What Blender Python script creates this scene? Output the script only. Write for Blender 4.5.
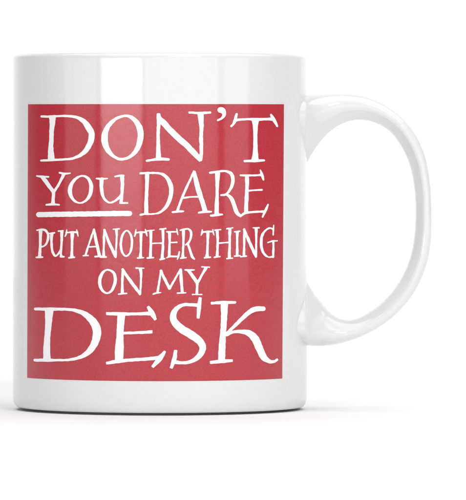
import bpy, math
import numpy as np
from mathutils import Vector

C = bpy.context.scene.collection
for o in list(bpy.data.objects): bpy.data.objects.remove(o)

# ------------------------------------------------------------------ dimensions (metres)
R = 0.0410                 # mug radius
PX = R / 147.0             # size of one measured unit on the mug
EYE = 0.0812               # camera height
DIST = 1.80                # camera to mug axis
HOR = 118.0                # measured row of the eye level
CX = 160.0                 # measured column of the mug axis

def surf(u, v):
    """measured artwork position -> (angle, height) on the mug's wall"""
    u = np.asarray(u, float); v = np.asarray(v, float)
    th = np.arcsin(np.clip((u - CX) / 147.0, -1, 1))
    for _ in range(6):
        th = np.arcsin(np.clip((u - CX) / 147.0 * (DIST - R * np.cos(th)) / DIST, -1, 1))
    z = EYE - (v - HOR) * PX * (DIST - R * np.cos(th)) / DIST
    return th, z

# ------------------------------------------------------------------ materials
def new_mat(name):
    m = bpy.data.materials.new(name); m.use_nodes = True
    return m, m.node_tree.nodes, m.node_tree.links, m.node_tree.nodes['Principled BSDF']

def ceramic(name, col, rough=0.10, bump=0.02, mottled=0.0, scale=900.0, ior=1.5):
    m, N, L, b = new_mat(name)
    b.inputs['Roughness'].default_value = rough
    b.inputs['IOR'].default_value = ior
    tc = N.new('ShaderNodeTexCoord')
    n = N.new('ShaderNodeTexNoise'); n.inputs['Scale'].default_value = scale
    n.inputs['Detail'].default_value = 3.0
    L.new(tc.outputs['Object'], n.inputs['Vector'])
    mr = N.new('ShaderNodeMapRange')
    mr.inputs['From Min'].default_value = 0.3; mr.inputs['From Max'].default_value = 0.7
    mr.inputs['To Min'].default_value = 1 - mottled; mr.inputs['To Max'].default_value = 1 + mottled
    L.new(n.outputs['Fac'], mr.inputs['Value'])
    vm = N.new('ShaderNodeVectorMath'); vm.operation = 'SCALE'
    vm.inputs[0].default_value = col[:3]
    L.new(mr.outputs['Result'], vm.inputs['Scale'])
    L.new(vm.outputs['Vector'], b.inputs['Base Color'])
    n2 = N.new('ShaderNodeTexNoise'); n2.inputs['Scale'].default_value = 260.0
    n2.inputs['Detail'].default_value = 4.0
    L.new(tc.outputs['Object'], n2.inputs['Vector'])
    bp = N.new('ShaderNodeBump'); bp.inputs['Strength'].default_value = bump
    bp.inputs['Distance'].default_value = 0.0003
    L.new(n2.outputs['Fac'], bp.inputs['Height'])
    L.new(bp.outputs['Normal'], b.inputs['Normal'])
    return m

M_white = ceramic('white_glaze', (0.775, 0.775, 0.775), 0.09, 0.10, 0.012)
M_red = ceramic('red_print', (0.475, 0.035, 0.052), 0.12, 0.10, 0.14, 2600.0)
M_print = ceramic('white_print', (0.95, 0.94, 0.94), 0.12, 0.08, 0.01)
M_foot = ceramic('shade_dark_foot', (0.30, 0.29, 0.28), 0.8, 0.2, 0.05)  # grey painted dark to deepen the contact shade under the mug
M_back = ceramic('white_paper', (0.94, 0.94, 0.94), 0.75, 0.0, 0.0, ior=1.2)

# ------------------------------------------------------------------ helpers
def link(name, verts, faces, mat, parent=None, smooth=True, normals=None):
    me = bpy.data.meshes.new(name)
    me.from_pydata([tuple(v) for v in verts], [], faces)
    me.materials.append(mat); me.update()
    if smooth:
        for p in me.polygons: p.use_smooth = True
    if normals is not None:
        me.normals_split_custom_set_from_vertices([tuple(n) for n in normals])
    o = bpy.data.objects.new(name, me); C.objects.link(o)
    if parent: o.parent = parent
    return o

def lathe(name, prof, seg, mat, parent=None):
    verts, faces = [], []
    n = len(prof)
    for i in range(seg):
        a = 2 * math.pi * i / seg
        for r, z in prof: verts.append((r * math.sin(a), -r * math.cos(a), z))
    for i in range(seg):
        j = (i + 1) % seg
        for k in range(n - 1):
            faces.append((i * n + k, j * n + k, j * n + k + 1, i * n + k + 1))
    return link(name, verts, faces, mat, parent)

def catmull(P, closed=False, sub=10):
    P = np.array(P, float); n = len(P)
    if n == 2 and not closed:
        t = np.linspace(0, 1, 24)[:, None]; return P[0] * (1 - t) + P[1] * t
    out = []
    segs = n if closed else n - 1
    for i in range(segs):
        if closed:
            p0, p1, p2, p3 = P[(i - 1) % n], P[i], P[(i + 1) % n], P[(i + 2) % n]
        else:
            p1, p2 = P[i], P[i + 1]
            p0 = P[i - 1] if i > 0 else 2 * p1 - p2
            p3 = P[i + 2] if i + 2 < n else 2 * p2 - p1
        for k in range(sub):
            t = k / sub
            out.append(0.5 * ((2 * p1) + (-p0 + p2) * t + (2 * p0 - 5 * p1 + 4 * p2 - p3) * t * t
                              + (-p0 + 3 * p1 - 3 * p2 + p3) * t ** 3))
    if not closed: out.append(P[-1])
    return np.array(out)

# ------------------------------------------------------------------ the mug
mug = bpy.data.objects.new('coffee_mug', None); C.objects.link(mug)
mug.empty_display_size = 0.02
mug['label'] = 'white glossy ceramic mug with a red square print of hand-drawn white capitals'
mug['category'] = 'mug'

H = 0.0989
W = 0.0040
prof = []
# underside, from the middle outwards to the foot, then up the outer wall, over the rim, down inside
prof += [(0.00001, 0.0020), (0.020, 0.0020), (0.0330, 0.0019), (0.0336, 0.0019), (0.0338, 0.0012)]
prof += [(0.0340, 0.0010), (0.0362, 0.0010), (0.0370, 0.0009), (0.0380, 0.00075), (0.0389, 0.00068), (0.0395, 0.0007)]
for k in range(1, 13):
    a = math.pi / 2 * k / 12
    prof.append((R - 0.0015 + 0.0015 * math.sin(a), 0.00070 + 0.0032 * (1 - math.cos(a))))
for z in [0.0050] + list(np.linspace(0.008, H - 0.006, 14)) + [H - 0.0035, H - 0.0019]: prof.append((R, z))
for k in range(0, 25):
    a = math.pi * k / 24
    prof.append((R - W / 2 + W / 2 * math.cos(a), H - 0.0011 + 0.0013 * math.sin(a)))
for z in np.linspace(H - 0.008, 0.016, 8): prof.append((R - W, z))
for k in range(1, 10):
    a = math.pi / 2 * k / 9
    prof.append((R - W - 0.008 + 0.008 * math.cos(a), 0.014 - 0.008 * math.sin(a)))
prof.append((0.00001, 0.006))
body = lathe('body', prof, 512, M_white, mug)
foot = lathe('foot_ring', [(0.0341, 0.00115), (0.0342, 0.0002), (0.0345, 0.0), (0.0357, 0.0), (0.0360, 0.0002), (0.0361, 0.00115)],
             256, M_foot, body)

# ---- handle: a swept, rounded section between a measured inner and outer edge
pairs = [  # outer x, z, inner x, z, half width across
 (303, 94.6, 303, 171, 62, 0.85), (307, 95.2, 307, 162.5, 53, 0.80), (314, 94.6, 311.5, 154.5, 42, 0.65), (325, 93.6, 319, 143.5, 31, 0.42),
 (338, 93.0, 329, 132.5, 25, 0.22), (352, 93.8, 342.5, 123.6, 23.5, 0.1), (369, 97.2, 359, 119.8, 23, 0), (386.5, 105.2, 376, 123.2, 23, 0),
 (403, 117.8, 390, 131.8, 23, 0), (416.5, 135, 401, 146, 23, 0), (425.5, 156, 408.8, 162.5, 23, 0), (430.2, 181, 413.3, 181.5, 23, 0),
 (431.8, 207, 415.4, 205, 23, 0), (431.2, 237, 414.4, 234, 23, 0), (426.3, 265, 409.4, 259.5, 23, 0), (414.5, 291.5, 399, 282, 23, 0),
 (397.5, 312.7, 383.5, 301, 23, 0), (379.5, 326.8, 367, 313.5, 23, 0.0), (360, 337, 353.5, 319.4, 23.5, 0.06), (342, 343, 342, 319, 25, 0.15),
 (328, 345.6, 331.5, 312.8, 29, 0.3), (318, 346.2, 322.5, 303.2, 35, 0.5), (311, 346, 314, 292.8, 46, 0.65), (307, 345.4, 307.8, 282.5, 58, 0.8), (303, 344.2, 304, 274, 70, 0.85)]
sm = catmull(pairs, sub=8)
# section of the handle: bevelled towards the finger side, flatter on the outside
half = catmull([(1, 0), (0.965, 0.45), (0.80, 0.80), (0.50, 0.965), (0.15, 1.0), (-0.12, 0.95), (-0.22, 0.89),
                (-0.45, 0.72), (-0.70, 0.51), (-0.93, 0.27), (-1, 0)], sub=5)
SEC = [tuple(p) for p in half] + [(p[0], -p[1]) for p in half[1:-1][::-1]]
NS = len(SEC)
hv, hf = [], []
for i, (ox, oz, ix, iz, w, k) in enumerate(sm):
    for j in range(NS):
        r, q = SEC[j]
        b = min(1.0, k / 0.45)                 # towards the joins the section turns into a plain oval
        aa = math.atan2(q, r); r = r * (1 - b) + math.cos(aa) * b; q = q * (1 - b) + math.sin(aa) * b
        px = (ox + ix) / 2 + r * (ox - ix) / 2; pz = (oz + iz) / 2 + r * (oz - iz) / 2
        y = w * q * max(0.02, (1 - k + k * (r + 1) / 2 * 1.25)) * PX
        x = (px - CX) * PX; z = EYE - (pz - HOR) * PX
        lim = R - 0.0012
        if i < 4 or i > len(sm) - 5:           # the ends sink into the wall and follow its curve
            f = (1 - i / 4) if i < 4 else (1 - (len(sm) - 1 - i) / 4)
            xt = math.sqrt(max(lim * lim - y * y, 1e-8))
            x = x * (1 - f) + xt * f
        hv.append((x, y, z))
for i in range(len(sm) - 1):
    for j in range(NS):
        jj = (j + 1) % NS
        hf.append((i * NS + j, i * NS + jj, (i + 1) * NS + jj, (i + 1) * NS + j))
handle = link('handle', hv, hf, M_white, mug)

# ---- red printed panel
NU, NV = 200, 160
pv, pn, pf = [], [], []
for j in range(NV + 1):
    t = j / NV
    for i in range(NU + 1):
        s = i / NU
        u0, u1 = 28.2 - 0.9 * t, 283.9 - 1.7 * t
        u = u0 + (u1 - u0) * s
        # straight bands on the mug: same height all the way round
        zt = EYE - (104.4 - HOR) * PX
        zb = EYE - (381.2 - HOR) * PX * (DIST - R) / DIST
        th = float(surf(u, 200.0)[0])
        z = zt + (zb - zt) * t
        r = R + 0.00003
        pv.append((r * math.sin(th), -r * math.cos(th), z)); pn.append((math.sin(th), -math.cos(th), 0))
for j in range(NV):
    for i in range(NU):
        a = j * (NU + 1) + i
        pf.append((a, a + NU + 1, a + NU + 2, a + 1))
panel = link('printed_panel', pv, pf, M_red, mug, normals=pn)
panel['label'] = 'crimson red square print with white hand-drawn capitals'

# ------------------------------------------------------------------ lettering
# every glyph: (origin x, origin y, scale, strokes); a stroke is a list of (x, y, width); 'o' marks a closed ring
def T(ox, oy, sc, *strokes): return (ox, oy, sc, strokes)
o = 'o'
WORDS = {}
WORDS["DON'T"] = [
 T(40,112,10, [(125,50,70),(126,110,56),(118,200,46),(117,260,46),(113,320,48),(111,380,56),(113,430,64),(113,478,70)],
   [(18,45,24),(90,45,25),(160,42,24),(250,40,25),(330,45,29),(390,62,36),(450,104,54),(495,168,64),(517,215,64),(510,290,60),(480,355,54),(440,405,46),(390,440,34),(320,466,25),(240,474,23),(130,480,26),(15,486,22)]),
 T(98,112,10, [o,(285,38,27),(190,62,32),(112,130,45),(76,200,58),(67,270,68),(80,340,60),(115,400,48),(165,448,32),(225,472,27),(300,458,30),(365,408,42),(405,340,54),(425,260,60),(424,190,62),(398,120,56),(350,65,42)]),
 T(140,112,10, [(187,22,36),(187,120,40),(182,220,34),(183,350,42),(185,430,52),(187,470,58)],
   [(68,487,22),(130,478,26),(190,470,34),(285,474,26)],
   [(185,25,38),(195,68,54),(240,112,62),(300,180,62),(400,275,62),(460,327,60),(510,378,60),(560,432,56),(603,482,38)],
   [(605,15,66),(609,80,54),(615,140,46),(612,210,36),(610,270,42),(613,330,38),(612,420,36),(604,482,36)],
   [(495,5,24),(560,9,24),(605,12,30),(700,5,24)]),
 T(180,105,10, [(400,50,56),(425,56,58),(440,92,40),(420,130,27),(378,152,20)]),
 T(234,112,10, [(212,78,76),(212,120,60),(212,200,44),(212,300,44),(212,400,52),(210,480,74)],
   [(-28,142,22),(-5,115,28),(10,80,34),(25,22,24)],
   [(5,84,34),(60,76,26),(140,72,23),(210,74,34),(300,72,27),(385,70,34)],
   [(368,28,22),(395,75,36),(430,138,24)],
   [(105,490,24),(210,488,30),(300,484,22)]),
]
WORDS["YOU"] = [
 T(34,168,10, [(75,88,26),(105,115,42),(150,175,40),(198,240,38)], [(198,238,36),(195,300,34),(190,362,42)],
   [(300,62,38),(280,105,30),(245,170,26),(205,235,28)], [(32,80,17),(80,87,24),(148,88,18)],
   [(257,47,18),(310,57,22),(363,52,18)], [(125,368,20),(190,364,24),(255,368,18)]),
 T(64,168,10, [o,(185,78,20),(125,102,28),(78,160,38),(61,220,44),(72,280,38),(110,330,25),(160,350,19),(215,330,25),(255,280,36),(273,215,41),(268,150,38),(235,98,29)]),
 T(90,168,10, [(65,105,17),(115,108,22),(175,105,16)], [(118,115,44),(115,180,40),(123,250,34),(148,312,26),(195,345,20),(245,332,23),(290,298,28),(318,262,24)],
   [(322,88,42),(325,150,38),(322,230,34),(318,290,32),(312,340,36)], [(252,86,18),(290,78,22),(338,76,20)], [(302,350,20),(375,350,20)]),
]
WORDS["underline"] = [T(0,0,1, [(39.0,214.6,5.3),(60,214.3,5.4),(90,213.9,5.4),(120,213.5,5.4),(129.6,213.5,5.3)])]
WORDS["DARE"] = [
 T(132,168,10, [(152,58,46),(150,150,40),(145,260,36),(142,350,40),(142,452,44)],
   [(85,53,21),(150,50,25),(210,50,22),(270,53,23),(322,72,32),(365,122,42),(390,190,46),(388,270,42),(363,350,40),(320,412,31),(265,450,21),(200,460,18),(140,460,22),(85,468,21)]),
 T(168,168,10, [(258,35,24),(220,120,24),(165,240,26),(120,350,26),(97,425,30)], [(262,38,32),(285,150,50),(320,270,50),(350,360,48),(368,425,50)],
   [(155,300,20),(220,290,18),(320,288,18)], [(47,442,20),(100,435,24),(153,433,18)], [(308,447,20),(370,438,26),(432,437,20)]),
 T(202,168,10, [(155,52,54),(152,150,40),(150,250,32),(147,350,42),(145,460,46)],
   [(78,48,20),(125,42,26),(175,34,24),(230,31,23),(283,52,34),(307,100,38),(300,170,34),(270,230,27),(235,264,23),(190,271,19)],
   [(245,264,23),(290,300,38),(320,370,42),(345,440,42),(383,480,28)], [(88,476,21),(145,470,28),(202,465,18)]),
 T(228,168,10, [(188,78,42),(190,150,40),(188,220,36),(185,300,42),(181,380,40),(180,448,44)], [(125,72,20),(200,75,24),(270,73,20),(340,68,26)],
   [(322,22,15),(340,70,30),(352,118,20)], [(200,228,20),(270,222,18),(337,219,21)], [(127,478,22),(170,452,26),(250,440,22),(360,435,26)],
   [(398,367,18),(375,420,28),(345,488,19)]),
]
WORDS["PUT"] = [
 T(32,222,10, [(88,92,38),(86,200,28),(82,300,32),(78,350,36)], [(52,82,17),(100,75,22),(140,86,25),(164,130,26),(157,190,25),(130,235,20),(95,250,17)], [(45,354,18),(108,352,18)],
   [(167,115,15),(228,108,17)], [(200,120,34),(197,200,27),(206,290,26),(235,338,23),(268,315,21),(292,270,20)],
   [(300,98,34),(298,200,26),(291,300,24),(292,340,26)], [(267,91,17),(310,88,18)], [(287,346,20),(322,348,17)],
   [(405,108,40),(403,200,28),(401,300,28),(400,350,38)], [(332,145,13),(346,114,21),(350,78,13)], [(344,108,19),(405,101,20),(458,106,19)],
   [(449,77,13),(455,108,21),(463,143,13)], [(370,358,18),(428,353,18)]),
]
WORDS["ANOTHER"] = [
 T(70,222,10, [(240,74,20),(215,150,20),(185,240,20),(158,328,24)], [(241,76,24),(257,160,33),(277,250,32),(294,335,34)], [(185,250,16),(268,245,16)],
   [(135,337,17),(183,335,16)], [(253,346,20),(310,343,20)],
   [(345,77,20),(342,150,25),(339,250,22),(338,342,30)], [(305,352,17),(362,350,17)], [(345,80,26),(372,155,29),(405,232,30),(442,315,32),(458,352,20)],
   [(465,78,30),(468,150,22),(463,250,20),(458,352,20)], [(434,72,15),(493,68,17)]),
 T(104,222,10, [o,(230,86,17),(192,120,23),(171,190,26),(172,260,26),(190,315,22),(220,341,17),(255,318,21),(275,260,25),(280,190,26),(267,125,22)],
   [(370,108,36),(370,200,25),(368,300,26),(366,350,36)], [(306,143,13),(317,112,20),(320,75,13)], [(315,108,19),(370,102,20),(422,103,19)],
   [(415,74,12),(422,105,19),(431,140,13)], [(337,360,17),(398,356,17)]),
 T(136,222,10, [(148,92,34),(149,200,26),(146,300,30),(145,355,34)], [(114,88,15),(180,82,16)], [(114,360,17),(176,356,17)],
   [(270,82,32),(271,200,24),(266,300,30),(262,365,34)], [(240,72,17),(298,66,16)], [(242,375,16),(286,366,17)], [(150,215,16),(210,212,16),(270,212,16)],
   [(335,105,32),(336,200,26),(332,340,28)], [(307,98,15),(340,98,18),(410,98,18)], [(407,70,12),(412,100,18),(419,128,14)], [(335,206,14),(408,203,16)],
   [(307,358,15),(340,345,20),(415,345,18)], [(434,297,13),(423,345,20),(413,373,14)]),
 T(164,222,10, [(195,90,32),(193,200,24),(190,300,26),(188,350,32)], [(162,83,14),(200,73,20),(243,70,20),(269,100,26),(268,150,26),(250,200,22),(217,228,16)],
   [(235,215,22),(260,280,26),(280,343,26),(302,370,17)], [(167,362,16),(223,356,16)]),
]
WORDS["THING"] = [
 T(198,222,10, [(98,108,34),(96,200,26),(93,300,28),(91,350,40)], [(30,133,13),(41,105,21),(42,77,13)], [(40,101,19),(98,96,20),(150,96,19)], [(147,75,13),(150,100,19),(159,129,15)],
   [(65,358,17),(123,352,17)],
   [(192,87,32),(196,200,26),(192,300,28),(191,345,34)], [(167,82,15),(226,76,16)], [(163,353,17),(218,346,17)],
   [(318,72,34),(316,200,24),(313,300,30),(312,360,34)], [(287,68,16),(346,58,16)], [(287,366,17),(343,362,16)], [(195,212,16),(315,203,16)],
   [(392,102,30),(390,200,24),(391,335,30)], [(365,98,15),(416,92,16)], [(363,342,17),(420,336,17)]),
 T(232,222,10, [(120,72,22),(122,150,26),(120,250,22),(118,335,28)], [(87,347,16),(143,341,16)], [(120,76,26),(150,150,32),(190,240,32),(224,315,31),(238,348,20)],
   [(240,68,34),(241,150,24),(241,250,22),(239,345,20)], [(212,58,15),(268,58,16)],
   [(412,72,18),(375,61,18),(330,86,22),(299,140,28),(290,210,30),(300,280,28),(330,330,24),(367,351,17),(410,345,22)], [(415,32,12),(412,75,20),(410,128,15)],
   [(412,195,22),(412,270,24),(410,348,24)], [(357,205,14),(400,191,18),(450,188,15)]),
]
WORDS["ON"] = [
 T(92,260,10, [o,(155,98,19),(106,130,30),(81,190,36),(81,250,34),(106,305,28),(150,331,20),(195,310,26),(222,255,33),(235,190,34),(214,125,28)]),
 T(118,260,10, [(48,92,22),(46,150,26),(44,250,26),(44,325,34)], [(7,342,16),(45,336,20),(88,334,14)], [(48,95,28),(90,160,32),(140,230,34),(190,297,33),(221,343,22)],
   [(225,88,36),(231,150,26),(228,250,22),(223,340,22)], [(183,80,16),(260,82,14)]),
]
WORDS["MY"] = [
 T(148,260,10, [(129,106,20),(119,180,22),(106,260,24),(96,320,26)], [(52,341,16),(90,329,18),(128,326,14)], [(130,110,28),(162,180,30),(216,287,30)], [(218,285,26),(265,200,22),(325,96,22)],
   [(327,97,26),(331,180,34),(338,260,30),(341,325,32)], [(295,331,17),(378,328,16)]),
 T(166,260,10, [(225,107,30),(265,160,36),(310,225,34)], [(190,98,15),(230,102,22),(282,99,14)], [(400,78,34),(370,130,26),(320,220,26)], [(357,68,16),(433,72,16)],
   [(312,225,32),(310,290,26),(308,340,32)], [(265,345,15),(358,345,14)]),
]
WORDS["DESK"] = [
 T(30,302,6.297, [(122,55,56),(118,130,43),(111,220,39),(107,290,44),(108,360,48)],
   [(35,44,18),(120,45,22),(200,45,19),(270,50,21),(332,68,31),(385,108,46),(415,153,53),(423,200,54),(408,258,47),(372,312,38),(320,346,24),(250,364,17),(180,366,16),(110,366,22),(32,366,18)]),
 T(98,302,6.297, [(148,80,50),(142,150,46),(139,220,46),(135,290,56),(133,360,54)], [(57,73,20),(140,75,24),(230,75,19),(330,72,26)], [(317,32,19),(340,70,34),(361,108,20)],
   [(165,196,18),(250,193,18),(338,188,22)], [(57,385,18),(110,376,24),(200,366,22),(300,359,22),(385,352,26)], [(420,314,18),(387,358,34),(346,406,20)]),
 T(160,302,6.297, [(253,-24,21),(247,20,27),(243,60,25),(240,98,20)],
   [(245,22,24),(200,17,22),(150,18,21),(110,37,29),(84,78,40),(90,122,46),(130,165,50),(190,203,52),(243,240,48),(269,285,43),(250,335,36),(205,370,26),(150,383,20),(100,378,26),(86,370,28)],
   [(98,308,22),(91,355,28),(71,413,21)]),
 T(206,302,6.297, [(115,12,48),(113,100,40),(108,180,38),(101,280,44),(98,362,46)], [(36,7,18),(110,3,22),(182,3,16)], [(30,380,20),(100,373,25),(163,370,18)],
   [(135,192,18),(180,150,22),(230,101,26),(272,64,31),(310,45,33),(360,42,30)],
   [(128,207,22),(170,189,20),(220,186,25),(270,197,40),(308,232,50),(335,290,48),(363,348,42),(400,374,25),(430,374,18),(446,364,17)]),
]
LABELS = {"DON'T": "large white capitals across the top of the print", "YOU": "small underlined white capitals", "underline": "thick white rule with rounded ends",
 "DARE": "medium white capitals right of the underlined word", "PUT": "narrow white capitals, first word of the third line",
 "ANOTHER": "narrow white capitals, middle word of the third line", "THING": "narrow white capitals, last word of the third line",
 "ON": "white capitals, first word of the fourth line", "MY": "white capitals, second word of the fourth line", "DESK": "large white capitals across the bottom of the print"}

STEP = 0.30
rng = np.random.default_rng(5)
def word_mesh(glyphs):
    circ = []; ids = []; planes = []
    for ox, oy, sc, strokes in glyphs:
        for st in strokes:
            closed = st[0] == 'o'
            P = catmull(st[1:] if closed else st, closed, 12)
            if closed: P = np.vstack([P, P[:1]])
            Q = np.column_stack([ox + P[:, 0] / sc, oy + P[:, 1] / sc, P[:, 2] / sc / 2])
            # resample densely
            d = np.hypot(*np.diff(Q[:, :2], axis=0).T)
            for a, b, l in zip(Q[:-1], Q[1:], d):
                n = max(1, int(l / 0.12))
                t = np.arange(n)[:, None] / n
                circ.append(a * (1 - t) + b * t)
            circ.append(Q[-1:])
            L = d.sum(); chord = math.hypot(*(Q[-1, :2] - Q[0, :2]))
            pl = []
            if not closed and chord > 0.97 * L and 8 < L < 80:
                for e, n2 in ((Q[0], Q[6]), (Q[-1], Q[-7])):
                    if e[2] > 1.4:                       # thick stems end square, not round
                        dv = (e[:2] - n2[:2]) / math.hypot(*(e[:2] - n2[:2]))
                        pl.append((e[:2], dv, min(e[2], 0.9)))
            ids += [len(planes)] * (sum(len(c) for c in circ) - len(ids)); planes.append(pl)
    Q = np.vstack(circ); ids = np.array(ids); Q[:, 2] -= 0.10
    x0, y0 = Q[:, 0].min() - 5, Q[:, 1].min() - 5
    nx = int((Q[:, 0].max() + 5 - x0) / STEP); ny = int((Q[:, 1].max() + 5 - y0) / STEP)
    X = x0 + np.arange(nx) * STEP; Y = y0 + np.arange(ny) * STEP
    F = np.full((ny, nx), 9.0)
    for kq, (cx, cy, r) in enumerate(Q):
        rr = r + 1.2
        i0 = max(0, int((cx - rr - x0) / STEP)); i1 = min(nx, int((cx + rr - x0) / STEP) + 2)
        j0 = max(0, int((cy - rr - y0) / STEP)); j1 = min(ny, int((cy + rr - y0) / STEP) + 2)
        d = np.hypot(X[None, i0:i1] - cx, Y[j0:j1, None] - cy) - r
        for e, dv, cap in planes[ids[kq]]:
            d = np.maximum(d, (X[None, i0:i1] - e[0]) * dv[0] + (Y[j0:j1, None] - e[1]) * dv[1] - cap)
        np.minimum(F[j0:j1, i0:i1], d, out=F[j0:j1, i0:i1])
    # hand-inked unevenness of the outline
    gx, gy = np.meshgrid(X, Y)
    wob = np.zeros_like(F)
    for k in range(14):
        a = rng.uniform(0, 2 * math.pi); f = rng.uniform(0.5, 1.6)
        wob += np.sin(f * (gx * math.cos(a) + gy * math.sin(a)) + rng.uniform(0, 6.28))
    F = F + wob / math.sqrt(14) * 0.10
    verts, faces, idx = [], [], {}
    def vid(key, x, y):
        if key not in idx:
            idx[key] = len(verts); verts.append((x, y))
        return idx[key]
    inside = F < 0
    corners = [(0, 0), (0, 1), (1, 1), (1, 0)]
    full = inside[:-1, :-1] & inside[1:, :-1] & inside[:-1, 1:] & inside[1:, 1:]
    some = (inside[:-1, :-1] | inside[1:, :-1] | inside[:-1, 1:] | inside[1:, 1:]) & ~full
    for j, i in zip(*np.nonzero(some)):
        poly = []
        for k in range(4):
            dj, di = corners[k]; ej, ei = corners[(k + 1) % 4]
            a = (j + dj, i + di); b = (j + ej, i + ei)
            fa, fb = F[a], F[b]
            if fa < 0: poly.append(vid(a, X[a[1]], Y[a[0]]))
            if (fa < 0) != (fb < 0):
                t = fa / (fa - fb)
                poly.append(vid((min(a, b), max(a, b)), X[a[1]] + (X[b[1]] - X[a[1]]) * t, Y[a[0]] + (Y[b[0]] - Y[a[0]]) * t))
        if len(poly) >= 3: faces.append(poly[::-1])
    for j in range(full.shape[0]):
        i = 0; row = full[j]
        while i < len(row):
            if not row[i]: i += 1; continue
            k = i
            while k < len(row) and row[k] and k - i < 6: k += 1
            faces.append([vid((j, i), X[i], Y[j]), vid((j + 1, i), X[i], Y[j + 1]), vid((j + 1, k), X[k], Y[j + 1]), vid((j, k), X[k], Y[j])])
            i = k
    return np.array(verts), faces

for wname, glyphs in WORDS.items():
    v, f = word_mesh(glyphs)
    th, z = surf(v[:, 0], v[:, 1])
    r = R + 0.00006
    V3 = np.column_stack([r * np.sin(th), -r * np.cos(th), z])
    NN = np.column_stack([np.sin(th), -np.cos(th), np.zeros_like(th)])
    ob = link('underline' if wname == 'underline' else 'lettering', V3, f, M_print, panel, normals=NN)
    ob['label'] = LABELS[wname] + ('' if wname == 'underline' else ', reading ' + wname)

# ------------------------------------------------------------------ white paper sweep
sv, sf = [], []
prof2 = [(-3.2, 0.0), (-2.0, 0.0), (-1.0, 0.0), (0.0, 0.0), (0.8, 0.0), (1.4, 0.0)]
for k in range(1, 21):
    a = math.pi / 2 * k / 20
    prof2.append((1.4 + 0.8 * math.sin(a), 0.8 - 0.8 * math.cos(a)))
prof2 += [(2.2, 1.5), (2.2, 2.6)]
for y, z in prof2: sv += [(-4.6, y, z), (4.6, y, z)]
for k in range(len(prof2) - 1): sf.append((2 * k, 2 * k + 1, 2 * k + 3, 2 * k + 2))
sweep = link('backdrop', sv, sf, M_back)
sweep['kind'] = 'structure'
sweep['label'] = 'seamless white paper sweep under and behind the mug'

# ------------------------------------------------------------------ studio lamps
def area(name, loc, target, sx, sy, radiance, col=(1, 1, 1), spread=180):
    l = bpy.data.lights.new(name, 'AREA'); l.shape = 'RECTANGLE'; l.size = sx; l.size_y = sy
    l.energy = radiance * math.pi * sx * sy; l.color = col; l.spread = math.radians(spread)
    ob = bpy.data.objects.new(name, l); C.objects.link(ob); ob.location = loc
    d = Vector(target) - Vector(loc)
    ob.rotation_euler = d.to_track_quat('-Z', 'Y').to_euler()
    return ob
def azloc(az, dist, z):
    a = math.radians(az); return (dist * math.sin(a), -dist * math.cos(a), z)

area('overhead_softbox', (0.3, -0.1, 1.65), (0.3, -0.1, 0), 3.0, 2.6, 1.70)
area('backdrop_lamp', (0, 1.1, 2.1), (0, 2.2, 0.5), 5.0, 0.6, 1.75, spread=120)
area('added_front_fill', (0.85, -2.3, 1.4), (0, 0, 0.05), 1.1, 0.8, 8.5)  # added fill, set high so the glaze does not mirror it
k = azloc(-29.5, 0.9, 0.12); area('key_softbox', k, (0, 0, 0.12), 0.52, 0.09, 5.0)
k = azloc(-29.5, 0.9, 0.05); area('key_softbox', k, (0, 0, 0.05), 0.52, 0.05, 3.0)
k = azloc(61, 0.9, 0.09); area('fill_softbox', k, (0, 0, 0.09), 0.34, 0.15, 1.5)
k = azloc(-64, 1.0, 0.09); area('side_softbox', k, (0, 0, 0.09), 0.50, 0.14, 1.1)
k = azloc(17, 2.2, 0.19); area('added_front_panel', k, (0, 0, 0.19), 2.4, 0.35, 1.9)  # unseen panel, added so its reflection lightens the upper red
k = azloc(-156, 1.1, 0.31); area('rim_softbox', k, (0, 0, 0.31), 0.50, 0.6, 0.2)
k = azloc(156, 1.1, 0.31); area('rim_softbox', k, (0, 0, 0.31), 0.50, 0.6, 0.2)

w = bpy.data.worlds.new('World'); bpy.context.scene.world = w; w.use_nodes = True
w.node_tree.nodes['Background'].inputs['Color'].default_value = (0.9, 0.9, 0.9, 1)
w.node_tree.nodes['Background'].inputs['Strength'].default_value = 0.07

# ------------------------------------------------------------------ camera
cam = bpy.data.cameras.new('camera'); co = bpy.data.objects.new('camera', cam); C.objects.link(co)
co.location = (0, -DIST, EYE); co.rotation_euler = (math.radians(90), 0, 0)
cam.sensor_width = 36; cam.sensor_fit = 'AUTO'
cam.lens = 36 * (DIST / PX) / 500
cam.shift_x = (233 - CX) / 500; cam.shift_y = -(250 - HOR) / 500
cam.clip_start = 0.05; cam.clip_end = 50
sc = bpy.context.scene
sc.camera = co
sc.view_settings.view_transform = 'Standard'; sc.view_settings.look = 'None'
sc.view_settings.exposure = 0; sc.view_settings.gamma = 1
